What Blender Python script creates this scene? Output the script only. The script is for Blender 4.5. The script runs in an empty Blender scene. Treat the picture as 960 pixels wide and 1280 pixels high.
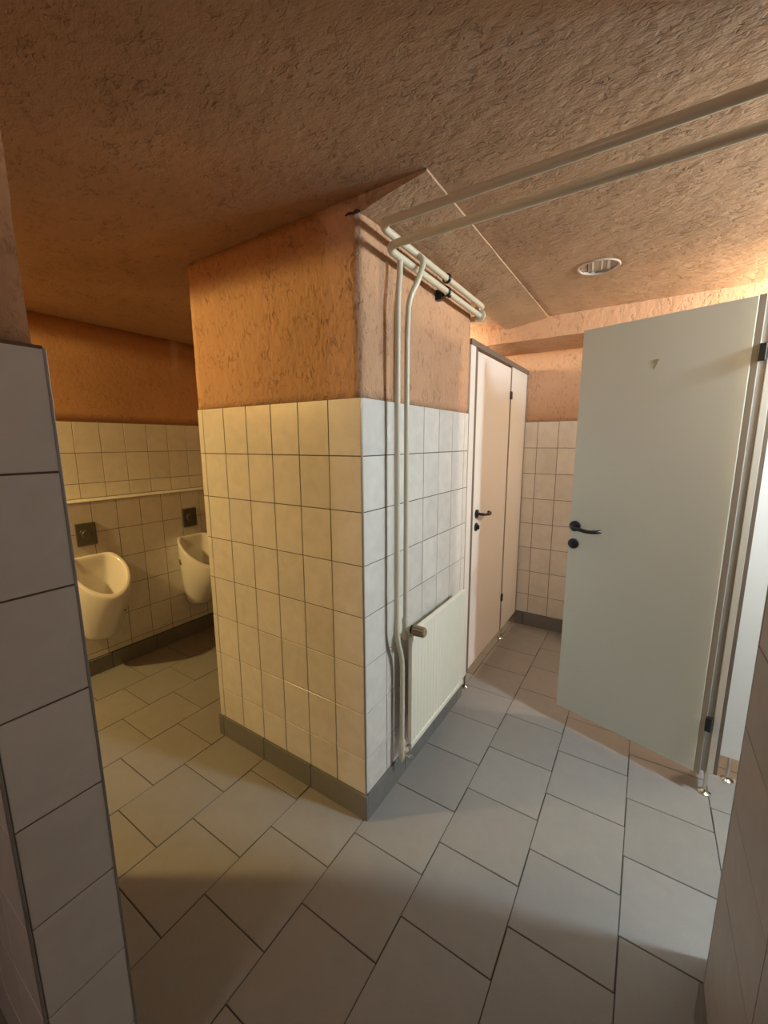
import bpy, bmesh, math, random
from mathutils import Vector, Matrix, noise
PI = math.pi
random.seed(4)
scn = bpy.context.scene
COL = scn.collection

# ------------------------------------------------------------------ camera
cam_d = bpy.data.cameras.new('camera')
cam = bpy.data.objects.new('camera', cam_d)
COL.objects.link(cam)
yaw, pitch, roll = math.radians(-32.890), math.radians(-9.6846), math.radians(-0.2242)
fw = Vector((math.sin(yaw)*math.cos(pitch), math.cos(yaw)*math.cos(pitch), math.sin(pitch)))
rt = fw.cross(Vector((0, 0, 1))).normalized()
up = rt.cross(fw)
cr, sr = math.cos(roll), math.sin(roll)
r2, u2 = rt*cr + up*sr, up*cr - rt*sr
M = Matrix((r2, u2, -fw)).transposed().to_4x4()
M.translation = Vector((0.83998, -1.16026, 1.51553))
cam.matrix_world = M
cam_d.sensor_fit = 'HORIZONTAL'
cam_d.sensor_width = 36.0
cam_d.lens = 36.0*509.98/960.0
cam_d.clip_start = 0.02
scn.camera = cam

# ------------------------------------------------------------------ world, exposure, lights
w = bpy.data.worlds.new('world'); scn.world = w
w.use_nodes = True
w.node_tree.nodes['Background'].inputs[0].default_value = (0.02, 0.018, 0.015, 1)
w.node_tree.nodes['Background'].inputs[1].default_value = 0.2
vs = scn.view_settings
vs.view_transform = 'Standard'
vs.look = 'None'
vs.exposure = 0.0
vs.gamma = 1.0
vs.use_curve_mapping = False

CEIL = 2.283
LIGHTS = {  # name: (location, colour, watts, radius)
    'lamp_light_urinals': ((-1.95, -1.53, 2.225), (1.0, 0.70, 0.25), 138, 0.05),
    'lamp_light_lobby':   ((2.12, 0.52, 2.16), (0.68, 0.89, 1.0), 124, 0.08),
    'lamp_light_cubicle': ((-0.62, 1.50, 2.08), (1.0, 0.88, 0.66), 26, 0.05),
    'lamp_light_open_cubicle': ((1.62, 1.50, 2.06), (1.0, 0.82, 0.60), 46, 0.05),
    'lamp_light_entry':   ((0.25, -2.65, 2.17), (1.0, 0.90, 0.83), 17, 0.08),
}
for nm, (loc, c, wt, rad) in LIGHTS.items():
    ld = bpy.data.lights.new(nm, 'SPOT' if nm == 'lamp_light_urinals' else 'POINT')
    if ld.type == 'SPOT':      # recessed in its housing, so nothing goes above the horizontal
        ld.spot_size = math.radians(178.5); ld.spot_blend = 0.05
    ld.energy = wt; ld.color = c; ld.shadow_soft_size = rad
    o = bpy.data.objects.new(nm, ld); o.location = loc; COL.objects.link(o)

# ------------------------------------------------------------------ materials
def nodes(name):
    m = bpy.data.materials.new(name); m.use_nodes = True
    nt = m.node_tree
    return m, nt, nt.nodes['Principled BSDF'], nt.nodes.new, nt.links.new

def ramp(nt, fac, stops):
    r = nt.nodes.new('ShaderNodeValToRGB')
    els = r.color_ramp.elements
    while len(els) < len(stops): els.new(0.5)
    for e, (p, c) in zip(els, stops):
        e.position = p; e.color = (*c, 1) if len(c) == 3 else c
    nt.links.new(fac, r.inputs[0])
    return r.outputs[0]

def simple(name, col, rough=0.5, metal=0.0, coat=0.0, bump=0.0, bscale=200.0, var=0.0):
    m, nt, b, N, L = nodes(name)
    b.inputs['Base Color'].default_value = (*col, 1)
    b.inputs['Roughness'].default_value = rough
    b.inputs['Metallic'].default_value = metal
    b.inputs['Coat Weight'].default_value = coat
    geo = N('ShaderNodeNewGeometry')
    t = N('ShaderNodeTexNoise'); t.inputs['Scale'].default_value = bscale; t.inputs['Detail'].default_value = 3
    L(geo.outputs['Position'], t.inputs['Vector'])
    if bump > 0:
        bp = N('ShaderNodeBump'); bp.inputs['Strength'].default_value = bump; bp.inputs['Distance'].default_value = 0.002
        L(t.outputs['Fac'], bp.inputs['Height']); L(bp.outputs[0], b.inputs['Normal'])
    if var > 0:
        t2 = N('ShaderNodeTexNoise'); t2.inputs['Scale'].default_value = 6.0; t2.inputs['Detail'].default_value = 6
        L(geo.outputs['Position'], t2.inputs['Vector'])
        c = ramp(nt, t2.outputs['Fac'], [(0.3, tuple(x*(1-var) for x in col)), (0.7, tuple(min(1, x*(1+var)) for x in col))])
        L(c, b.inputs['Base Color'])
    return m

def plaster_mat(name, base, depth, st):
    m, nt, b, N, L = nodes(name)
    geo = N('ShaderNodeNewGeometry')
    b.inputs['Roughness'].default_value = 0.9
    b.inputs['Specular IOR Level'].default_value = 0.2
    # broad tone
    n1 = N('ShaderNodeTexNoise'); n1.inputs['Scale'].default_value = 2.2; n1.inputs['Detail'].default_value = 5
    L(geo.outputs['Position'], n1.inputs['Vector'])
    c1 = ramp(nt, n1.outputs['Fac'], [(0.3, tuple(x*0.90 for x in base)), (0.7, tuple(min(1, x*1.07) for x in base))])
    # pits and short scrapes left by the trowel
    vm = N('ShaderNodeVectorMath'); vm.operation = 'MULTIPLY'; vm.inputs[1].default_value = st
    L(geo.outputs['Position'], vm.inputs[0])
    n2 = N('ShaderNodeTexNoise'); n2.inputs['Scale'].default_value = 62; n2.inputs['Detail'].default_value = 5
    n2.inputs['Distortion'].default_value = 0.9
    L(vm.outputs[0], n2.inputs['Vector'])
    gr = ramp(nt, n2.outputs['Fac'], [(0.33, (0, 0, 0)), (0.47, (1, 1, 1))])
    n3 = N('ShaderNodeTexNoise'); n3.inputs['Scale'].default_value = 11; n3.inputs['Detail'].default_value = 3
    L(geo.outputs['Position'], n3.inputs['Vector'])
    pm = ramp(nt, n3.outputs['Fac'], [(0.40, (0.15, 0.15, 0.15)), (0.62, (1, 1, 1))])
    mx = N('ShaderNodeMix'); mx.data_type = 'FLOAT'
    L(pm, mx.inputs[0]); mx.inputs[2].default_value = 1.0; L(gr, mx.inputs[3])
    n4 = N('ShaderNodeTexNoise'); n4.inputs['Scale'].default_value = 38; n4.inputs['Detail'].default_value = 7; n4.inputs['Roughness'].default_value = 0.62
    L(vm.outputs[0], n4.inputs['Vector'])
    ad = N('ShaderNodeMath'); ad.operation = 'MULTIPLY_ADD'; ad.inputs[1].default_value = 2.6
    L(n4.outputs['Fac'], ad.inputs[0]); L(mx.outputs[0], ad.inputs[2])
    n5 = N('ShaderNodeTexNoise'); n5.inputs['Scale'].default_value = 7; n5.inputs['Detail'].default_value = 2
    L(geo.outputs['Position'], n5.inputs['Vector'])
    ad2 = N('ShaderNodeMath'); ad2.operation = 'MULTIPLY_ADD'; ad2.inputs[1].default_value = 3.0
    L(n5.outputs['Fac'], ad2.inputs[0]); L(ad.outputs[0], ad2.inputs[2])
    bp = N('ShaderNodeBump'); bp.inputs['Strength'].default_value = 1.0; bp.inputs['Distance'].default_value = depth
    L(ad2.outputs[0], bp.inputs['Height']); L(bp.outputs[0], b.inputs['Normal'])
    # darker colour in the pits and scrapes
    mc = N('ShaderNodeMix'); mc.data_type = 'RGBA'; mc.blend_type = 'MULTIPLY'; mc.inputs[0].default_value = 0.26
    L(c1, mc.inputs[6]); L(mx.outputs[0], mc.inputs[7])
    L(mc.outputs[2], b.inputs['Base Color'])
    return m

def tile_mat(name, base, rough, marb=0.08, speck=0.0, coat=0.0, bmp=0.15):
    m, nt, b, N, L = nodes(name)
    geo = N('ShaderNodeNewGeometry'); oi = N('ShaderNodeObjectInfo')
    mp = N('ShaderNodeVectorMath'); mp.operation = 'MULTIPLY_ADD'; mp.inputs[1].default_value = (1, 1, 1)
    cm = N('ShaderNodeCombineXYZ')
    k = N('ShaderNodeMath'); k.operation = 'MULTIPLY'; k.inputs[1].default_value = 37.0
    L(oi.outputs['Random'], k.inputs[0]); L(k.outputs[0], cm.inputs[2])
    L(geo.outputs['Position'], mp.inputs[0]); L(cm.outputs[0], mp.inputs[2])
    n = N('ShaderNodeTexNoise'); n.inputs['Scale'].default_value = 14; n.inputs['Detail'].default_value = 7; n.inputs['Distortion'].default_value = 0.7
    L(mp.outputs[0], n.inputs['Vector'])
    c = ramp(nt, n.outputs['Fac'], [(0.30, tuple(x*(1-marb) for x in base)), (0.66, tuple(min(1, x*(1+marb*0.6)) for x in base))])
    hsv = N('ShaderNodeHueSaturation')
    mr = N('ShaderNodeMapRange'); mr.inputs['To Min'].default_value = 0.95; mr.inputs['To Max'].default_value = 1.04
    L(oi.outputs['Random'], mr.inputs['Value']); L(mr.outputs[0], hsv.inputs['Value'])
    L(c, hsv.inputs['Color'])
    out = hsv.outputs[0]
    if speck > 0:
        n2 = N('ShaderNodeTexNoise'); n2.inputs['Scale'].default_value = 420; n2.inputs['Detail'].default_value = 2
        L(geo.outputs['Position'], n2.inputs['Vector'])
        s = ramp(nt, n2.outputs['Fac'], [(0.32, (1-speck,)*3), (0.62, (1, 1, 1))])
        mc = N('ShaderNodeMix'); mc.data_type = 'RGBA'; mc.blend_type = 'MULTIPLY'; mc.inputs[0].default_value = 1.0
        L(out, mc.inputs[6]); L(s, mc.inputs[7]); out = mc.outputs[2]
    L(out, b.inputs['Base Color'])
    b.inputs['Roughness'].default_value = rough
    b.inputs['Coat Weight'].default_value = coat
    b.inputs['Coat Roughness'].default_value = 0.12
    nb = N('ShaderNodeTexNoise'); nb.inputs['Scale'].default_value = 22; nb.inputs['Detail'].default_value = 3
    L(mp.outputs[0], nb.inputs['Vector'])
    bp = N('ShaderNodeBump'); bp.inputs['Strength'].default_value = bmp; bp.inputs['Distance'].default_value = 0.0012
    L(nb.outputs['Fac'], bp.inputs['Height']); L(bp.outputs[0], b.inputs['Normal'])
    return m

PL = plaster_mat('salmon_plaster', (0.57, 0.335, 0.20), 0.0032, (1, 1, 0.62))
PLS = plaster_mat('smooth_salmon_plaster', (0.50, 0.27, 0.14), 0.0007, (1, 1, 1))
PLC = plaster_mat('salmon_ceiling_plaster', (0.50, 0.325, 0.205), 0.0042, (0.7, 1.15, 1))
TW = tile_mat('glazed_cream_tile', (0.72, 0.69, 0.645), 0.27, 0.07)
TS = tile_mat('cream_tile_in_grey_light', (0.64, 0.62, 0.59), 0.42, 0.05)  # same cream tile, its colour greyed for the neutral light on the stub
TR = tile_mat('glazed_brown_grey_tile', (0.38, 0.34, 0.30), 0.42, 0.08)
TF = tile_mat('grey_floor_tile', (0.285, 0.278, 0.268), 0.50, 0.045, 0.12, bmp=0.05)
TB = tile_mat('grey_skirting_tile', (0.19, 0.187, 0.18), 0.5, 0.08, 0.1, bmp=0.08)
GR = simple('wall_grout', (0.13, 0.095, 0.06), 0.9)
GF = simple('floor_grout', (0.055, 0.05, 0.045), 0.95)
TRIM = simple('grey_metal_edge', (0.36, 0.36, 0.35), 0.4, 0.6)
WHITE_LAM = simple('white_laminate', (0.76, 0.72, 0.68), 0.42, bump=0.15, bscale=900)
GREEN_LAM = simple('grey_green_laminate', (0.68, 0.72, 0.66), 0.45, bump=0.15, bscale=900)
PANEL_LAM = simple('cold_white_laminate', (0.88, 0.90, 0.89), 0.4, bump=0.1, bscale=900)
EDGE = simple('grey_edging', (0.30, 0.28, 0.25), 0.5)
ALU = simple('painted_aluminium', (0.36, 0.335, 0.30), 0.42, 0.25)
ALU_BR = simple('bronzed_aluminium', (0.20, 0.165, 0.135), 0.45, 0.3)
BLACK = simple('black_nylon', (0.012, 0.012, 0.013), 0.32)
CHROME = simple('chrome', (0.75, 0.74, 0.72), 0.14, 1.0)
PIPE = simple('cream_pipe_enamel', (0.62, 0.58, 0.45), 0.38, coat=0.2, bump=0.25, bscale=60)
RAD = simple('cream_radiator_enamel', (0.86, 0.83, 0.71), 0.38, coat=0.2)
ALU_LT = simple('light_aluminium', (0.62, 0.60, 0.55), 0.4, 0.2)
KNOB = simple('yellowed_plastic', (0.24, 0.18, 0.10), 0.38)
CERAM = simple('white_ceramic', (0.82, 0.80, 0.76), 0.12, coat=0.5)
STEELD = simple('dull_steel', (0.16, 0.15, 0.13), 0.35, 0.7)
RESID = simple('glue_residue', (0.42, 0.37, 0.22), 0.7)
RING = simple('pinkish_lamp_ring', (0.50, 0.40, 0.33), 0.5)
REFL = simple('dull_reflector', (0.50, 0.47, 0.42), 0.25, 1.0)  # duller and darker than the chrome
DARKH = simple('painted_dark_gap', (0.01, 0.01, 0.01), 0.8)  # colour for the dark gaps between the reflector's bright streaks
WHITE_PL = simple('white_plastic', (0.8, 0.79, 0.75), 0.35)
GLASSY = simple('opal_lamp_cover', (0.85, 0.84, 0.8), 0.3)
GLASSY.node_tree.nodes['Principled BSDF'].inputs['Transmission Weight'].default_value = 0.0

# ------------------------------------------------------------------ mesh helpers
def mesh_obj(name, bm, mats, parent=None, smooth=False):
    me = bpy.data.meshes.new(name)
    bmesh.ops.recalc_face_normals(bm, faces=bm.faces)
    if smooth:
        for f in bm.faces: f.smooth = True
    bm.to_mesh(me); bm.free()
    for m in (mats if isinstance(mats, (list, tuple)) else [mats]): me.materials.append(m)
    o = bpy.data.objects.new(name, me)
    COL.objects.link(o)
    if parent is not None: o.parent = parent
    if smooth:
        try: me.set_sharp_from_angle(angle=math.radians(42))
        except Exception: pass
    return o

def struct(name, bm, mats, smooth=False):
    o = mesh_obj(name, bm, mats, None, smooth); o['kind'] = 'structure'
    return o

def thing(name, label, cat, loc=(0, 0, 0), rz=0.0, group=None):
    o = bpy.data.objects.new(name, None); COL.objects.link(o)
    o.location = loc; o.rotation_euler = (0, 0, rz); o.empty_display_size = 0.05
    o['label'] = label; o['category'] = cat; o['kind'] = 'thing'
    if group: o['group'] = group
    return o

def add_box(bm, a, b, bev=0.0, mi=0):
    """box from corner a to corner b, optionally bevelled"""
    r = bmesh.ops.create_cube(bm, size=1.0)
    vs_ = r['verts']
    for v in vs_:
        v.co = Vector(((a[i] + b[i])/2 + v.co[i]*(b[i]-a[i]) for i in range(3)))
    fs = {f for v in vs_ for f in v.link_faces}
    for f in fs: f.material_index = mi
    if bev > 0:
        es = {e for v in vs_ for e in v.link_edges}
        bmesh.ops.bevel(bm, geom=list(es), offset=bev, segments=2, affect='EDGES', profile=0.6)

def box_bm(a, b, bev=0.0):
    bm = bmesh.new(); add_box(bm, a, b, bev); return bm

def frame_at(d):
    d = d.normalized()
    a = Vector((0, 0, 1)) if abs(d.z) < 0.9 else Vector((0, 1, 0))
    x = d.cross(a).normalized(); return x, x.cross(d).normalized()

def smooth_path(pts, rad, seg=7):
    """polyline with rounded corners of radius rad"""
    pts = [Vector(p) for p in pts]; out = [pts[0]]
    for i in range(1, len(pts)-1):
        p0, p1, p2 = pts[i-1], pts[i], pts[i+1]
        r = min(rad, (p1-p0).length*0.49, (p2-p1).length*0.49)
        a = p1 + (p0-p1).normalized()*r; c = p1 + (p2-p1).normalized()*r
        for k in range(seg+1):
            t = k/seg
            out.append(a*(1-t)**2 + p1*2*t*(1-t) + c*t*t)
    out.append(pts[-1]); return out

def add_tube(bm, pts, r, n=16, cap=True):
    pts = [Vector(p) for p in pts]
    rs = r if isinstance(r, (list, tuple)) else [r]*len(pts)
    rings = []; px = None
    for i, p in enumerate(pts):
        d = (pts[min(i+1, len(pts)-1)] - pts[max(i-1, 0)])
        if px is None: px, py = frame_at(d)
        else:
            dn = d.normalized(); px = (px - dn*px.dot(dn)).normalized(); py = dn.cross(px)
            py = -py if False else py
        rings.append([bm.verts.new(p + (px*math.cos(2*PI*k/n) + py*math.sin(2*PI*k/n))*rs[i]) for k in range(n)])
        if i == 0:
            dn = d.normalized(); py = dn.cross(px)
            for k, v in enumerate(rings[0]): v.co = p + (px*math.cos(2*PI*k/n) + py*math.sin(2*PI*k/n))*rs[0]
    for a, b in zip(rings, rings[1:]):
        for k in range(n): bm.faces.new((a[k], a[(k+1) % n], b[(k+1) % n], b[k]))
    if cap:
        bm.faces.new(rings[0][::-1]); bm.faces.new(rings[-1])

def lathe_bm(prof, n=32, axis='Z', org=(0, 0, 0), bm=None):
    """revolve (r, h) profile"""
    bm = bm or bmesh.new(); rings = []
    for r, h in prof:
        ring = []
        for k in range(n):
            a = 2*PI*k/n; c, s = r*math.cos(a), r*math.sin(a)
            v = {'Z': (c, s, h), 'Y': (c, h, s), 'X': (h, c, s)}[axis]
            ring.append(bm.verts.new((v[0]+org[0], v[1]+org[1], v[2]+org[2])))
        rings.append(ring)
    for a, b in zip(rings, rings[1:]):
        for k in range(n): bm.faces.new((a[k], a[(k+1) % n], b[(k+1) % n], b[k]))
    if prof[0][0] > 1e-6: bm.faces.new(rings[0][::-1])
    if prof[-1][0] > 1e-6: bm.faces.new(rings[-1])
    bmesh.ops.remove_doubles(bm, verts=bm.verts, dist=1e-6)
    return bm

# ------------------------------------------------------------------ tiles
_tile_cache = {}
def tile_mesh(u, v, mat, ch=0.0008, th=0.006):
    key = (round(u, 4), round(v, 4), mat.name, ch)
    if key in _tile_cache: return _tile_cache[key]
    bm = bmesh.new()
    lv = [(0, -th), (0, -ch), (ch, 0)]
    rings = []
    for ins, z in lv:
        rings.append([bm.verts.new((x, y, z)) for x, y in
                      ((ins, ins), (u-ins, ins), (u-ins, v-ins), (ins, v-ins))])
    for a, b in zip(rings, rings[1:]):
        for k in range(4): bm.faces.new((a[k], a[(k+1) % 4], b[(k+1) % 4], b[k]))
    bm.faces.new(rings[0][::-1]); bm.faces.new(rings[-1])
    bmesh.ops.recalc_face_normals(bm, faces=bm.faces)
    me = bpy.data.meshes.new('tile'); bm.to_mesh(me); bm.free()
    me.materials.append(mat); _tile_cache[key] = me
    return me

def put_tile(parent, org, ux, vx, u, v, mat, name='tile', jit=0.0003, ch=0.0008):
    """tile with its lower-left corner of the FRONT face at org, edges along ux and vx"""
    ux = Vector(ux).normalized(); vx = Vector(vx).normalized(); nx = ux.cross(vx)
    o = bpy.data.objects.new(name, tile_mesh(u, v, mat, ch))
    COL.objects.link(o); o.parent = parent
    p = Vector(org) + nx*random.uniform(-jit, jit)
    tx = nx.cross(ux)
    m = Matrix((ux, vx, nx)).transposed().to_4x4()
    wob = Matrix.Rotation(random.uniform(-1, 1)*jit*4, 4, 'X') @ Matrix.Rotation(random.uniform(-1, 1)*jit*4, 4, 'Y')
    m = m @ wob; m.translation = p
    o.matrix_local = parent.matrix_world.inverted() @ m if parent.matrix_world != Matrix.Identity(4) else m
    return o

JT = 0.0036
def tile_face(parent, org, ux, us, zs, mat, skip=None):
    """grid of tiles on a vertical face; us = column borders along ux, zs = row borders (heights)"""
    ux = Vector(ux)
    for i in range(len(us)-1):
        for j in range(len(zs)-1):
            z0, z1 = min(zs[j], zs[j+1]), max(zs[j], zs[j+1])
            if skip and skip(us[i], us[i+1], z0, z1): continue
            p = Vector(org) + ux*(us[i]+JT/2); p.z = z0 + JT/2
            put_tile(parent, p, ux, (0, 0, 1), us[i+1]-us[i]-JT, z1-z0-JT, mat)

def skirt(parent, org, ux, us, mat, h=0.11, proud=0.009):
    """row of skirting tiles standing on the floor in front of a face"""
    ux = Vector(ux).normalized(); n = ux.cross(Vector((0, 0, 1)))
    for a, b in zip(us, us[1:]):
        bm = bmesh.new()
        L_ = b-a-0.0025
        add_box(bm, (0, 0, -0.012), (L_, h, proud), 0.002)
        o = mesh_obj('skirting_tile', bm, mat, parent)
        m = Matrix((ux, Vector((0, 0, 1)), n)).transposed().to_4x4()
        m.translation = Vector(org) + ux*(a+0.00125)
        o.matrix_local = m

TOP = 1.668
ROWS = [TOP - 0.2*k for k in range(8)] + [0.11]

def wall_bm(x0, x1, y0, y1, T=TOP, z1=CEIL, inset=0.0, step=0.035, amp=0.0018, z0=0.0):
    """wall block: grout-coloured below T (material 0), lumpy plaster above (material 1)"""
    bm = bmesh.new()
    if T > z0:
        add_box(bm, (x0, y0, z0), (x1, y1, T), 0, 0)
    a = (x0+inset, y0+inset, T); b = (x1-inset, y1-inset, z1)
    nx, ny, nz = [max(1, int(round((b[i]-a[i])/step))) for i in range(3)]
    vd = {}
    def V(i, j, k):
        key = (i, j, k)
        if key not in vd:
            p = Vector((a[0]+(b[0]-a[0])*i/nx, a[1]+(b[1]-a[1])*j/ny, a[2]+(b[2]-a[2])*k/nz))
            n = Vector(((i == nx)-(i == 0), (j == ny)-(j == 0), 0)); c = n.length
            d = noise.noise(p*9)*amp + noise.noise(p*24)*amp*0.8
            if c > 1.1: d -= 0.003
            if c > 0: p += n.normalized()*d
            vd[key] = bm.verts.new(p)
        return vd[key]
    fs = []
    for k in range(nz):
        for i in range(nx):
            fs.append((V(i, 0, k), V(i+1, 0, k), V(i+1, 0, k+1), V(i, 0, k+1)))
            fs.append((V(i, ny, k), V(i, ny, k+1), V(i+1, ny, k+1), V(i+1, ny, k)))
        for j in range(ny):
            fs.append((V(0, j, k), V(0, j, k+1), V(0, j+1, k+1), V(0, j+1, k)))
            fs.append((V(nx, j, k), V(nx, j+1, k), V(nx, j+1, k+1), V(nx, j, k+1)))
    for i in range(nx):
        for j in range(ny):
            fs.append((V(i, j, 0), V(i, j+1, 0), V(i+1, j+1, 0), V(i+1, j, 0)))
            fs.append((V(i, j, nz), V(i+1, j, nz), V(i+1, j+1, nz), V(i, j+1, nz)))
    for f in fs:
        ff = bm.faces.new(f); ff.material_index = 1; ff.smooth = True
    return bm

G = 0.003   # grout face lies this far behind the tile faces
YB = 0.985  # far end of the pillar
# ---- pillar
wc = struct('wall_centre', wall_bm(-0.937+G, -G, G, YB, T=TOP), [GR, PL])
W1 = 0.1501
us = [0.0, 0.937-6*W1] + [0.937-6*W1 + W1*k for k in range(1, 6)] + [0.937-0.004]
tile_face(wc, (-0.937, 0, 0), (1, 0, 0), us, ROWS, TW)
W2 = 0.1547
tile_face(wc, (0, 0.004, 0), (0, 1, 0), [0.0]+[W2*k-0.004 for k in range(1, 7)]+[YB-0.004], ROWS, TW)
# urinal-room side of the pillar
tile_face(wc, (-0.937, YB, 0), (0, -1, 0), [0, 0.15, 0.30, 0.45, 0.60, 0.75, 0.90, YB-0.002], ROWS, TW)
skirt(wc, (-0.937, 0, 0), (1, 0, 0), [-0.009, 0.03, 0.335, 0.64, 0.937+0.009], TB)
skirt(wc, (0, 0, 0), (0, 1, 0), [0.0, 0.30, 0.60, 0.90, YB], TB)
skirt(wc, (-0.937, YB, 0), (0, -1, 0), [0.0, 0.33, 0.66, YB], TB)
c_ = mesh_obj('corner_trim', box_bm((-0.005, -0.0008, 0.112), (0.0008, 0.005, TOP-0.003), 0.0012), TRIM, wc)

b = bmesh.new()
add_tube(b, [(-0.056, 0.001, 2.238), (-0.040, -0.001, 2.240), (-0.022, -0.0015, 2.236), (-0.008, 0.0, 2.240), (0.001, 0.004, 2.238)], [0.0015, 0.004, 0.003, 0.0055, 0.002], 8)
mesh_obj('plaster_gouge', b, simple('deep_gouge', (0.05, 0.03, 0.02), 0.95), wc, True)

# ---- near stub wall on the left (camera looks past its end)
X0S = -0.95
sb = wall_bm(X0S, -G, -1.013+G, -0.872-G, T=TOP+0.004, inset=0.009)
wn = struct('wall_near_left', sb, [GR, PL])
tile_face(wn, (0, -1.013+0.004, 0), (0, 1, 0), [0, 0.1355], ROWS, TS)
tile_face(wn, (-0.604, -1.013, 0), (1, 0, 0), [0, 0.15, 0.30, 0.45, 0.60], ROWS, TS)
tile_face(wn, (0, -0.872, 0), (-1, 0, 0), [0.003, 0.153, 0.303, 0.453, 0.603, 0.753, 0.903], ROWS, TW)
skirt(wn, (0, -1.013, 0), (0, 1, 0), [0, 0.141], TB)
skirt(wn, (-0.604, -1.013, 0), (1, 0, 0), [0, 0.3, 0.604], TB)
skirt(wn, (0, -0.872, 0), (-1, 0, 0), [0.0, 0.3, 0.6, 0.95], TB)
for yy in (-1.013, -0.872):
    s_ = 1 if yy < -0.9 else -1
    mesh_obj('corner_trim', box_bm((-0.0045, min(yy-0.0006*s_, yy+0.0045*s_), 0.112), (0.0009, max(yy-0.0006*s_, yy+0.0045*s_), TOP), 0.001), TRIM, wn)

# ---- right wall beside the camera
XR = 1.08
wr = struct('wall_right', wall_bm(XR+G, XR+0.14, -3.0, -G, T=TOP, step=0.06), [GR, PL])
ys = [0.002] + [0.34 + 0.30*k for k in range(0, 8)]
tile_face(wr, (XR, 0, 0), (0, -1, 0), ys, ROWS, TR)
skirt(wr, (XR, 0, 0), (0, -1, 0), [-0.005, 0.33, 0.63, 0.93, 1.23, 1.53, 1.83], TB)
mesh_obj('corner_trim', box_bm((XR-0.0008, -0.006, 0.112), (XR+0.005, 0.0008, TOP), 0.001), TRIM, wr)
# door return behind it, which the lobby lamp shines past
struct('wall_right_return', wall_bm(1.135, 2.7, 0.02, 0.178, T=TOP, z1=2.08, step=0.08), [GR, PL])

# ---- urinal wall: upper part and the boxed-out lower part with its shelf
XU, XL = -2.28, -2.13
wl = struct('wall_left', wall_bm(XU-0.15, XU-G, -2.6, 1.2, T=1.655, step=0.06, amp=0.0006), [GR, PLS])
cols = [-0.62 + 0.1533*k for k in range(0, 11)]
tile_face(wl, (XU, 0, 0), (0, 1, 0), [c+0.0007 for c in cols], [1.655, 1.455, 1.255, 1.156], TW)
wb = struct('wall_left_lower', box_bm((XU-0.002, -2.6, 0.0), (XL-G, 1.1, 1.150)), [GR])
colb = [-0.615 + 0.15*k for k in range(0, 12)]
tile_face(wb, (XL, 0, 0), (0, 1, 0), colb, [1.149, 0.952, 0.752, 0.552, 0.352, 0.149, 0.112], TW)
for a, b in zip(colb, colb[1:]):
    put_tile(wb, (XL, a+JT/2, 1.1558), (0, 1, 0), (-1, 0, 0), b-a-JT, 0.146, TW)
mesh_obj('shelf_edge_trim', box_bm((XL-0.004, -2.5, 1.149), (XL+0.003, 1.09, 1.1565), 0.002), WHITE_PL, wb)
skirt(wb, (XL, 0, 0), (0, 1, 0), [-0.9, -0.6, -0.3, 0.0, 0.3, 0.6, 0.9, 1.0], TB, h=0.108)

# ---- wall closing the urinal room behind the pillar, and the remaining shell
struct('wall_urinal_end', wall_bm(-2.28, -0.935, 1.0, 1.10, T=TOP, step=0.08), [GR, PL])
YW = 2.19
wk = struct('wall_back', wall_bm(-1.75, 2.7, YW+G, YW+0.12, T=TOP, z1=2.283, step=0.05), [GR, PL])
colk = [-0.973 + 0.1523*k for k in range(0, 17)]
tile_face(wk, (0, YW, 0), (1, 0, 0), [c+0.0005 for c in colk], ROWS, TW)
skirt(wk, (0, YW, 0), (1, 0, 0), [-0.55, -0.25, 0.06, 0.36, 0.66, 0.96, 1.26], TB)
struct('wall_cubicle_left', wall_bm(-1.75, -1.6, 1.1, 2.19, T=TOP, step=0.08), [GR, PL])
struct('wall_urinal_near', wall_bm(-2.28, -0.95, -2.7, -2.6, T=TOP, step=0.08), [GR, PL])
struct('wall_urinal_side', wall_bm(-1.05, -0.955, -2.6, -1.015, T=TOP, step=0.08), [GR, PL])
struct('wall_behind_camera', wall_bm(-0.95, 1.22, -3.1, -3.0, T=TOP, step=0.08), [GR, PL])
struct('wall_lobby_end', wall_bm(2.7, 2.8, 0.02, 2.19, T=TOP, step=0.08), [GR, PL])

# ---- ceiling: one slab with a square opening for the recessed lamp, a dropped band, a beam
DLX, DLY = 0.575, 1.02
bm = bmesh.new()
H = 0.10
def quad(x0, x1, y0, y1, z):
    st = 0.05
    nx, ny = max(1, int((x1-x0)/st)), max(1, int((y1-y0)/st))
    g = [[bm.verts.new((x0+(x1-x0)*i/nx, y0+(y1-y0)*j/ny, z)) for j in range(ny+1)] for i in range(nx+1)]
    for i in range(nx):
        for j in range(ny):
            f = bm.faces.new((g[i][j], g[i][j+1], g[i+1][j+1], g[i+1][j])); f.smooth = True
xa, xb, ya, yb = -2.5, 2.85, -3.15, 2.35
quad(xa, DLX-H, ya, yb, CEIL); quad(DLX+H, xb, ya, yb, CEIL)
quad(DLX-H, DLX+H, ya, DLY-H, CEIL); quad(DLX-H, DLX+H, DLY+H, yb, CEIL)
NS = 48; cin = []; cout = []
for k in range(NS):
    a_ = 2*PI*k/NS + PI/4; c_a, s_a = math.cos(a_), math.sin(a_); m_ = max(abs(c_a), abs(s_a))
    cin.append(bm.verts.new((DLX+0.080*c_a, DLY+0.080*s_a, CEIL))); cout.append(bm.verts.new((DLX+H*c_a/m_, DLY+H*s_a/m_, CEIL)))
for k in range(NS): bm.faces.new((cin[k], cout[k], cout[(k+1) % NS], cin[(k+1) % NS]))
add_box(bm, (xa, ya, CEIL+0.13), (xb, yb, CEIL+0.20))
ce = struct('ceiling', bm, [PLC])
for f in ce.data.polygons:
    pass

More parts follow.
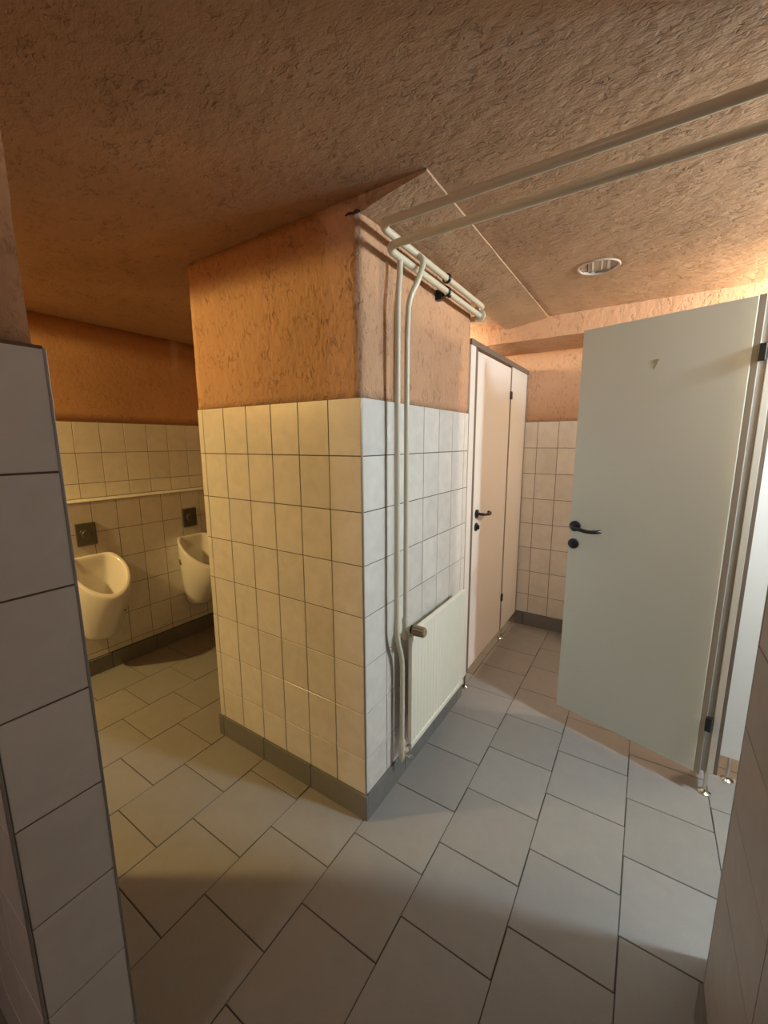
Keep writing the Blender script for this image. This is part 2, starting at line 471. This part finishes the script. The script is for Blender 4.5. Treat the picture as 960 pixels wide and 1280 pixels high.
def lumpy_box(name, a, b, mat, step=0.04, amp=0.003, taper=None):
    bm = bmesh.new(); add_box(bm, a, b)
    L3 = [b[i]-a[i] for i in range(3)]
    for ax in range(3):
        n = int(L3[ax]/step)
        for k in range(1, n):
            no = Vector((0, 0, 0)); no[ax] = 1
            co = Vector(a); co[ax] = a[ax] + L3[ax]*k/n
            bmesh.ops.bisect_plane(bm, geom=bm.verts[:]+bm.edges[:]+bm.faces[:], plane_co=co, plane_no=no)
    for v in bm.verts:
        p = v.co.copy()
        d = Vector((noise.noise(p*8), noise.noise(p*8+Vector((7, 0, 0))), noise.noise(p*8+Vector((0, 9, 0)))))
        if p.z < b[2]-0.001:
            v.co += d*amp
            if taper: v.co.z += taper(p)
        v.normal_update()
    for f in bm.faces: f.smooth = True
    return struct(name, bm, [mat], smooth=True)

lumpy_box('trim_1', (-0.03, 0.0045, 2.243), (0.236, 1.68, CEIL+0.004), PLC, taper=lambda p: 0.033*min(1, max(0, p.x/0.236)) - 0.010*max(0, 1-p.y/0.15)*max(0, 1-p.x/0.16))
lumpy_box('trim_2', (-1.6, 1.665, 2.157), (2.7, YW+0.01, CEIL+0.004), PL, step=0.05, taper=lambda p: 0.02*max(0, (p.y-1.95)/0.24))

# ---- floor
fb = box_bm((-2.45, -3.15, -0.08), (2.85, 2.35, -0.0025))
fl = struct('floor', fb, [GF])
SK = 0.0066
offs = {0: -0.072, 1: -0.222, 2: -0.063, 3: -0.198}
WF, LF = 0.2995, 0.2955
count = 0
for i in range(-8, 6):
    base = offs.get(i, -0.232 if i % 2 else -0.085)
    if i >= 4: base = -0.065 if i % 2 == 0 else -0.2
    for k in range(-7, 9):
        y0 = base + LF*k; x0 = -0.0102 + WF*i - SK*y0
        x1, y1 = x0+WF, y0+LF
        # leave out what lies under walls or far outside the rooms in view
        if y1 < -1.9 or y0 > 2.2 or x1 < XL or x0 > 2.0: continue
        if x0 > -0.90 and x1 < -0.02 and y0 > 0.03 and y1 < YB: continue
        if x0 > XR+0.02 and y1 < 0.18: continue
        if y0 > 1.0 and x1 < -0.95: continue
        if x1 < -0.2 and y1 < -0.95: continue
        put_tile(fl, (x0+0.0018, y0+0.0018, 0), (1, 0.0, 0), (0, 1, 0), WF-0.0036, LF-0.0036, TF, ch=0.0015)
        count += 1
print('floor tiles', count)

# ------------------------------------------------------------------ urinals
def urinal_bm():
    """local: wall plane x=0, bowl to +x, centre y=0, z from 0 (underside) to ~0.54"""
    bm = bmesh.new(); n = 40
    def ring(cx, ax, by, zf, back=0.0, egg=0.0):
        r = []
        for k in range(n):
            a = 2*PI*k/n
            c, s = math.cos(a), math.sin(a)
            x = cx + ax*c
            y = by*(1 - egg*max(0.0, c)**1.5)*s
            x = max(back, x)
            r.append(bm.verts.new((x, y, zf(x))))
        return r
    rim = lambda o: (lambda x: 0.535 - 0.66*max(0, x-0.03) - 0.15*max(0, x-0.16) + o)
    R = []
    R.append(ring(0.06, 0.035, 0.045, lambda x: 0.0))
    for v, cx, ax, by in ((0.0, 0.06, 0.085, 0.085), (0.03, 0.062, 0.095, 0.098), (0.15, 0.075, 0.115, 0.112), (0.35, 0.095, 0.145, 0.132),
                          (0.6, 0.115, 0.17, 0.148), (0.82, 0.13, 0.182, 0.157), (0.95, 0.135, 0.183, 0.160)):
        zr = rim(0.0)
        R.append(ring(cx, ax, by, (lambda v_: (lambda x: 0.006 + (zr(x)-0.006)*v_))(v) if v > 0 else (lambda x: 0.006), egg=0.10))
    R.append(ring(0.137, 0.180, 0.160, rim(-0.003), egg=0.10))
    R.append(ring(0.137, 0.174, 0.155, rim(0.003), egg=0.10))
    R.append(ring(0.139, 0.158, 0.141, rim(0.003), back=0.016, egg=0.10))
    R.append(ring(0.139, 0.152, 0.135, rim(-0.004), back=0.022, egg=0.10))
    R.append(ring(0.139, 0.147, 0.131, rim(-0.025), back=0.026, egg=0.08))
    R.append(ring(0.132, 0.135, 0.122, lambda x: 0.34 + (rim(-0.03)(x)-0.34)*0.45, back=0.026))
    R.append(ring(0.115, 0.105, 0.10, lambda x: 0.22, back=0.028))
    R.append(ring(0.10, 0.070, 0.07, lambda x: 0.135, back=0.03))
    R.append(ring(0.09, 0.03, 0.03, lambda x: 0.105))
    for a, b in zip(R, R[1:]):
        for k in range(n): bm.faces.new((a[k], a[(k+1) % n], b[(k+1) % n], b[k]))
    bm.faces.new(R[0][::-1]); bm.faces.new(R[-1])
    bmesh.ops.remove_doubles(bm, verts=bm.verts, dist=0.0004)
    return bm

def screw_inset(parent, y, x, z):
    s = 1 if y > 0 else -1
    b = lathe_bm([(0.0, 0.002), (0.009, 0.002), (0.011, 0.0), (0.011, -0.004)], 20, 'Y')
    for v in b.verts: v.co.y *= s
    o = mesh_obj('fixing_cover', b, CHROME, parent, True); o.location = (x, y, z); o['label'] = 'small chrome fixing cover'
    b = box_bm((-0.014, -0.002, -0.024), (0.014, 0.001, 0.016), 0.004)
    o2 = mesh_obj('fixing_recess', b, STEELD, parent); o2.location = (x, y-0.001*s, z-0.002)

def urinal(y, label):
    t = thing('urinal', label, 'urinal', (XL, y, 0.272), 0, 'wall-hung urinals')
    o = mesh_obj('bowl', urinal_bm(), CERAM, t, True)
    sd = o.modifiers.new('sub', 'SUBSURF'); sd.levels = 1; sd.render_levels = 1
    screw_inset(t, -0.1490, 0.085, 0.370)
    screw_inset(t, 0.1490, 0.085, 0.370)
    mesh_obj('drain_grate', lathe_bm([(0.0, 0.002), (0.022, 0.002), (0.024, 0.0), (0.024, -0.003)], 20, 'Z', (0.09, 0, 0.108)), CHROME, t, True)
    mesh_obj('outlet_cap', lathe_bm([(0.0, 0.003), (0.006, 0.003), (0.007, 0.0)], 14, 'X', (0.252, 0.065, 0.20)), STEELD, t, True)
    return t

def flush_plate(y, label):
    t = thing('flush_plate', label, 'flush plate', (XL, y, 0.947), 0, 'flush plates above the urinals')
    mesh_obj('cover', box_bm((-0.004, -0.056, -0.073), (0.012, 0.056, 0.073), 0.006), STEELD, t)
    mesh_obj('push_button', lathe_bm([(0.0, 0.019), (0.024, 0.018), (0.028, 0.014), (0.032, 0.0115), (0.040, 0.0125), (0.042, 0.010)], 36, 'X'), STEELD, t, True)
    return t

urinal(-0.06, 'white wall-hung urinal nearest the left edge, its open bowl in full view')
urinal(0.64, 'white wall-hung urinal half hidden behind the tiled pillar corner')
flush_plate(-0.06, 'square dark flush plate above the urinal nearest the left edge')
flush_plate(0.64, 'square dark flush plate above the urinal half hidden by the pillar')
t = thing('floor_drain', 'small dark drain cover on the floor under the far urinal', 'drain', (-1.97, 0.74, 0.0))
mesh_obj('grate', lathe_bm([(0.0, 0.003), (0.05, 0.003), (0.055, 0.0005), (0.055, -0.004)], 28), BLACK, t, True)

# ------------------------------------------------------------------ cubicle fittings
def lever_handle(parent, u, z, side, flip=1):
    """rosette and lever on a leaf face whose outward normal is local -y*side"""
    s = -side
    b = lathe_bm([(0.0, 0.012), (0.020, 0.012), (0.026, 0.009), (0.0265, 0.0)], 28, 'Y')
    for v in b.verts: v.co.y *= s
    pts = smooth_path([(0, s*0.005, 0), (0, s*0.050, 0), (flip*0.045, s*0.056, -0.004), (flip*0.085, s*0.056, -0.010), (flip*0.120, s*0.048, -0.006), (flip*0.132, s*0.030, -0.004)], 0.018, 6)
    add_tube(b, pts, 0.0088, 12)
    o = mesh_obj('lever_handle', b, BLACK, parent, True); o.location = (u, 0.0, z)
    return o

def lock_rose(parent, u, z, side):
    s = -side
    b = lathe_bm([(0.0, 0.010), (0.020, 0.010), (0.0255, 0.007), (0.026, 0.0)], 28, 'Y')
    for v in b.verts: v.co.y *= s
    add_box(b, (-0.004, min(s*0.009, s*0.022), -0.013), (0.004, max(s*0.009, s*0.022), 0.013), 0.002)
    o = mesh_obj('lock_rose', b, BLACK, parent, True); o.location = (u, 0, z)
    return o

def foot(parent, x, y, ztop):
    b = lathe_bm([(0.0, 0.001), (0.024, 0.001), (0.024, 0.005), (0.012, 0.012), (0.007, 0.020), (0.007, ztop)], 20)
    for v in b.verts: v.co += Vector((x, y, 0))
    return mesh_obj('foot', b, CHROME, parent, True)

# left cubicle front (plane x = 0, facing the corridor)
XF = -0.004
t = thing('toilet_cubicle', 'white toilet cubicle front with closed door between pillar and back wall', 'toilet cubicle', (0, 0, 0))
def bx(nm, a, b, m, bev=0.0015, par=None, lab=None):
    o = mesh_obj(nm, box_bm(a, b, bev), m, par or t)
    if lab: o['label'] = lab
    return o
bx('panel', (XF-0.028, 0.988, 0.098), (XF+0.006, 1.060, 2.022), WHITE_LAM)
bx('jamb_profile', (XF-0.030, 1.060, 0.098), (XF+0.001, 1.106, 2.022), ALU_BR, lab='dull brown jamb profile')
bx('panel', (XF-0.028, 1.782, 0.098), (XF, 2.176, 2.022), WHITE_LAM)
bx('jamb_profile', (XF-0.030, 1.760, 0.098), (XF-0.002, 1.782, 2.022), ALU_BR, lab='dull brown jamb profile')
bx('header_rail', (XF-0.034, 0.988, 2.022), (XF+0.010, 2.188, 2.052), ALU_BR, lab='brown metal rail along the top')
bx('wall_profile', (XF-0.030, 2.176, 0.098), (XF+0.004, 2.188, 2.022), ALU)
foot(t, -0.008, 1.078, 0.10); foot(t, -0.012, 1.832, 0.10)
# left cubicle door
# local: +x = +Y world ; -y = +X world
dl = mesh_obj('door', box_bm((-0.650, 0.0, 0.0), (-0.002, 0.026, 1.905), 0.0025), WHITE_LAM, t)
dl.location = (XF-0.002, 1.758, 0.105); dl.rotation_euler = (0, 0, PI/2)
lever_handle(dl, -0.590, 0.985, 1, 1)
lock_rose(dl, -0.590, 0.905, 1)
for hz in (0.257, 1.727):
    b = bmesh.new(); add_box(b, (-0.010, -0.010, -0.026), (0.026, 0.004, 0.026), 0.003)
    o = mesh_obj('hinge', b, BLACK, dl); o.location = (0, 0, hz)

# right cubicle: side panel, front post, header
t = thing('toilet_cubicle', 'toilet cubicle at the right with wide-open grey-green door and bright side panel', 'toilet cubicle', (0, 0, 0))
bx('side_panel', (1.207, 1.030, 0.118), (2.55, 1.058, 2.03), PANEL_LAM)
bx('corner_post', (1.141, 0.890, 0.108), (1.164, 0.925, 2.03), ALU, 0.002, lab='brownish metal corner post')
bx('post_face', (1.164, 0.884, 0.108), (1.186, 0.925, 2.03), ALU_LT, 0.002, lab='light metal post face')
bx('seal_strip', (1.1375, 0.884, 0.108), (1.141, 0.890, 2.03), WHITE_PL, 0.0)
bx('gap_strip', (1.186, 0.890, 0.108), (1.200, 1.062, 2.03), ALU_BR, 0.001)  # dark strip standing in for the shaded gap between post and panel
bx('front_panel', (1.155, 1.70, 0.108), (1.183, 2.17, 2.03), WHITE_LAM)
foot(t, 1.168, 0.902, 0.11); foot(t, 1.262, 1.040, 0.12); foot(t, 1.168, 1.62, 0.11)
for zz in (0.17, 1.06, 1.86):
    o = mesh_obj('screw', lathe_bm([(0.0, -0.0015), (0.003, -0.001), (0.0035, 0.0)], 12, 'Y', (1.177, 0.8855, zz)), STEELD, t, True)

# right cubicle door, standing open into the corridor
hx, hy = 1.124, 0.873
ang = math.atan2(1.045-hy, 0.530-hx)          # from the hinge to the free edge
# local +x to the free edge, camera side is local +y
dr = mesh_obj('door', box_bm((0.006, -0.030, 0.0), (0.618, 0.0, 1.925), 0.003), GREEN_LAM, t)
dr.location = (hx, hy, 0.102); dr.rotation_euler = (0, 0, ang); dr['label'] = 'grey-green door standing wide open'
bx('edge_strip', (-0.014, -0.031, -0.006), (0.006, -0.002, 1.927), EDGE, 0.001, dr, 'grey edging strip')
lever_handle(dr, 0.590, 0.998, -1, -1)
lock_rose(dr, 0.592, 0.908, -1)
h2 = lever_handle(dr, 0.590, 0.998, 1, -1); h2.location.y = -0.030
l2 = lock_rose(dr, 0.592, 0.908, 1); l2.location.y = -0.030
for hz in (0.243, 1.727):
    b = bmesh.new(); add_box(b, (-0.034, -0.012, -0.030), (-0.012, 0.012, 0.030), 0.003)
    o = mesh_obj('hinge', b, BLACK, dr); o.location = (0, 0, hz)
b = bmesh.new()
pr = [(-0.012, 0.016), (-0.004, 0.020), (0.010, 0.019), (0.014, 0.010), (0.006, 0.002), (0.009, -0.010), (0.004, -0.022), (0.001, -0.010), (-0.004, 0.0), (-0.006, 0.010)]
vsx = [b.verts.new((x+0.308, 0.0012, z+1.732)) for x, z in pr]
f = b.faces.new(vsx); r = bmesh.ops.extrude_face_region(b, geom=[f])
for v in [g for g in r['geom'] if isinstance(g, bmesh.types.BMVert)]: v.co.y = -0.001
o = mesh_obj('glue_residue', b, RESID, dr); o['label'] = 'dried brownish glue residue'

# ------------------------------------------------------------------ radiator
rx, ry0, ry1, rz0, rz1 = 0.078, 0.226, 0.808, 0.200, 0.742
t = thing('radiator', 'cream ribbed panel radiator low on the tiled pillar wall', 'radiator', (0, 0, 0))
b = bmesh.new()
nf = 18; prof = []
for k in range(nf*4+1):
    y = ry0+0.012 + (ry1-ry0-0.024)*k/(nf*4)
    ph = k % 4
    prof.append((rx - (0.0 if ph in (0, 3) else 0.0035), y))
va = [(x, y) for x, y in prof]
for (z0, z1) in ((rz0+0.022, rz1-0.022),):
    lo = [b.verts.new((x, y, z0)) for x, y in va]; hi = [b.verts.new((x, y, z1)) for x, y in va]
    bl = [b.verts.new((x-0.006, y, z0)) for x, y in va]; bh = [b.verts.new((x-0.006, y, z1)) for x, y in va]
    for k in range(len(va)-1):
        b.faces.new((lo[k], lo[k+1], hi[k+1], hi[k])); b.faces.new((bl[k+1], bl[k], bh[k], bh[k+1]))
        b.faces.new((hi[k], hi[k+1], bh[k+1], bh[k])); b.faces.new((lo[k+1], lo[k], bl[k], bl[k+1]))
mesh_obj('ribbed_panel', b, RAD, t)
b = bmesh.new()
add_box(b, (rx-0.018, ry0, rz0), (rx+0.004, ry1, rz0+0.024), 0.004)
mesh_obj('bottom_channel', b, RAD, t)
b = bmesh.new(); add_box(b, (rx-0.018, ry0, rz1-0.024), (rx+0.003, ry1, rz1), 0.004)
mesh_obj('top_channel', b, RAD, t)
for ya_, yb_ in ((ry0, ry0+0.014), (ry1-0.014, ry1)):
    mesh_obj('side_edge', box_bm((rx-0.016, ya_, rz0+0.01), (rx+0.002, yb_, rz1-0.01), 0.003), RAD, t)
for yc in (ry0+0.12, ry1-0.12):
    mesh_obj('wall_bracket', box_bm((0.001, yc-0.012, rz1-0.12), (rx-0.014, yc+0.012, rz1-0.06), 0.002), RAD, t)
# thermostatic valve
px_, py2 = 0.046, 0.230
b = bmesh.new()
add_tube(b, [(px_, py2, 0.800), (px_, py2, 0.785), (px_, py2, 0.760), (px_, py2, 0.712), (px_, py2, 0.700)], [0.012, 0.016, 0.014, 0.016, 0.010], 16)
add_tube(b, [(px_, py2, 0.752), (px_+0.035, py2, 0.752)], 0.013, 16)
add_tube(b, [(px_, py2, 0.716), (px_+0.006, py2+0.020, 0.713), (rx-0.010, ry0+0.030, 0.712)], [0.012, 0.013, 0.012], 16)
mesh_obj('valve_body', b, PIPE, t, True)
b = bmesh.new()
nn = 40
def knobring(x, r, ridge=0.0):
    return [b.verts.new((x, py2 + (r + (ridge if k % 4 < 2 else -ridge))*math.cos(2*PI*k/nn), 0.752 + (r + (ridge if k % 4 < 2 else -ridge))*math.sin(2*PI*k/nn))) for k in range(nn)]
RG = [knobring(px_+0.036, 0.016), knobring(px_+0.040, 0.0205), knobring(px_+0.046, 0.0215, 0.0014), knobring(px_+0.086, 0.0195, 0.0014), knobring(px_+0.092, 0.016), knobring(px_+0.092, 0.004)]
for a, c in zip(RG, RG[1:]):
    for k in range(nn): b.faces.new((a[k], a[(k+1) % nn], c[(k+1) % nn], c[k]))
b.faces.new(RG[0][::-1]); b.faces.new(RG[-1])
o = mesh_obj('thermostat_head', b, KNOB, t); o['label'] = 'ribbed yellow-brown thermostat knob'
o = mesh_obj('knob_collar', lathe_bm([(0.017, 0.0), (0.0185, 0.001), (0.0185, 0.009), (0.017, 0.010)], 24, 'X', (px_+0.027, py2, 0.752)), BLACK, t, True)
# return valve
py1 = 0.205
b = bmesh.new()
add_tube(b, [(px_, py1, 0.245), (px_, py1, 0.228), (px_, py1, 0.205), (px_, py1, 0.165), (px_, py1, 0.145), (px_, py1, 0.140)], [0.012, 0.016, 0.014, 0.015, 0.012, 0.008], 16)
add_tube(b, smooth_path([(px_, py1, 0.190), (px_+0.022, py1+0.012, 0.200), (rx-0.008, ry0+0.02, 0.212)], 0.01, 4), 0.0115, 14)
mesh_obj('return_valve', b, PIPE, t, True)
o = mesh_obj('lock_nut', lathe_bm([(0.009, 0.0), (0.018, 0.001), (0.018, 0.010), (0.009, 0.011)], 6, 'Y', (px_+0.022, py1+0.008, 0.200)), CHROME, t); 
o = mesh_obj('drain_plug', lathe_bm([(0.0, 0.040), (0.009, 0.039), (0.011, 0.034), (0.011, 0.024), (0.007, 0.022), (0.007, 0.0)], 16, 'X', (px_+0.008, py1+0.006, 0.172)), CHROME, t, True)

# ------------------------------------------------------------------ heating pipes
zA, zB = 2.152, 2.204
yA, yB = 0.082, 0.045
RP, RV = 0.0128, 0.0105
tA = thing('heating_pipe', 'cream ceiling pipe nearer the open door, feeding the long riser', 'pipe', (0, 0, 0), 0, 'cream heating pipes')
b = bmesh.new()
add_tube(b, smooth_path([(2.70, yA-0.004, zA+0.008), (px_, yA, zA), (px_, 1.02, zA), (-0.35, 1.02, zA)], 0.055, 8), RP, 18)
mesh_obj('pipe_run', b, PIPE, tA, True)
b = bmesh.new()
add_tube(b, smooth_path([(px_, 0.178, zA), (px_, 0.176, zA-0.05), (px_, 0.163, 2.02), (px_, 0.160, 0.735), (px_, py1, 0.625), (px_, py1, 0.24)], 0.06, 8), RV, 16)
mesh_obj('riser', b, PIPE, tA, True)
mesh_obj('end_collar', lathe_bm([(0.013, -0.006), (0.027, -0.004), (0.029, 0.004), (0.014, 0.012)], 20, 'Y', (px_, 0.978, zA)), PIPE, tA, True)
tB = thing('heating_pipe', 'cream ceiling pipe farther from the door, feeding the radiator valve', 'pipe', (0, 0, 0), 0, 'cream heating pipes')
b = bmesh.new()
add_tube(b, smooth_path([(2.70, yB-0.016, zB+0.004), (px_, yB, zB), (px_, 1.04, zB), (-0.35, 1.04, zB)], 0.05, 8), RP, 18)
mesh_obj('pipe_run', b, PIPE, tB, True)
b = bmesh.new()
add_tube(b, smooth_path([(px_, 0.300, zB), (px_+0.034, 0.292, zB-0.03), (px_+0.034, 0.258, zB-0.10), (px_+0.004, 0.233, 2.03), (px_, py2, 1.90), (px_, py2, 0.80)], 0.045, 8), RV, 16)
mesh_obj('riser', b, PIPE, tB, True)
tc = thing('pipe_clip', 'black metal clip holding both ceiling pipes to the pillar wall', 'clip', (px_, 0.57, zA))
b = bmesh.new()
for zz in (0.0, zB-zA):
    add_tube(b, [(0.0175*math.cos(a_), 0, zz+0.0175*math.sin(a_)) for a_ in [2*PI*k/20 for k in range(21)]], 0.0032, 8)
    for v in list(b.verts)[-21*8:]: v.co.y *= 2.2
mesh_obj('clamp_ring', b, BLACK, tc, True)
mesh_obj('wall_plate', box_bm((-0.046, -0.013, -0.03), (-0.018, 0.013, 0.012), 0.002), BLACK, tc)
mesh_obj('screw', lathe_bm([(0.0, 0.005), (0.005, 0.004), (0.005, -0.01)], 10, 'X', (0.016, 0.0, -0.022)), BLACK, tc, True)

# ------------------------------------------------------------------ recessed lamp in the ceiling (off)
t = thing('downlight', 'unlit round chrome downlight recessed in the rough ceiling', 'ceiling light', (DLX, DLY, CEIL))
mesh_obj('trim_ring', lathe_bm([(0.077, 0.006), (0.076, 0.0), (0.078, -0.004), (0.083, -0.005), (0.087, -0.001), (0.087, 0.002), (0.077, 0.006)], 48), RING, t, True)
b = bmesh.new(); NF = 18; rr = []
for r_, h_ in ((0.0745, 0.001), (0.073, 0.02), (0.066, 0.05), (0.050, 0.08), (0.030, 0.100), (0.004, 0.108)):
    rr.append([b.verts.new((r_*(1.0 if k % 2 else 0.955)*math.cos(2*PI*k/(2*NF)), r_*(1.0 if k % 2 else 0.955)*math.sin(2*PI*k/(2*NF)), h_)) for k in range(2*NF)])
for q0, q1 in zip(rr, rr[1:]):
    for k in range(2*NF): b.faces.new((q0[k], q0[(k+1) % (2*NF)], q1[(k+1) % (2*NF)], q1[k]))
b.faces.new(rr[-1])
o = mesh_obj('reflector', b, REFL, t); o['label'] = 'faceted chrome reflector'
for s_, w_ in ((-0.046, 0.004), (-0.024, 0.007), (0.012, 0.006), (0.040, 0.012)):  # white and dark strips imitate reflected streaks and the gaps between them
    b = bmesh.new(); add_box(b, (s_-w_/2, -0.055, 0.004), (s_+w_/2, 0.055, 0.040), 0.0008)
    o = mesh_obj('streak_blade', b, WHITE_PL if w_ > 0.005 else DARKH, t); o.rotation_euler = (0, 0, 0.12)

# ------------------------------------------------------------------ lamps that light the place, all outside the frame
def lamp_fixture(loc, label):
    t = thing('ceiling_lamp', label, 'ceiling lamp', (loc[0], loc[1], CEIL))
    mesh_obj('lamp_base', lathe_bm([(0.0, 0.0), (0.06, 0.0), (0.06, -0.02), (0.02, -0.028), (0.0, -0.028)], 28), WHITE_PL, t, True)
lamp_fixture(LIGHTS['lamp_light_urinals'][0], 'round lamp on the ceiling of the urinal room, warm glow')
lamp_fixture(LIGHTS['lamp_light_lobby'][0], 'round lamp on the lobby ceiling right of the open door')
lamp_fixture(LIGHTS['lamp_light_cubicle'][0], 'round lamp on the ceiling above the closed cubicle')
lamp_fixture(LIGHTS['lamp_light_open_cubicle'][0], 'round lamp on the ceiling inside the open cubicle')
lamp_fixture(LIGHTS['lamp_light_entry'][0], 'round lamp on the entrance ceiling behind the viewer')
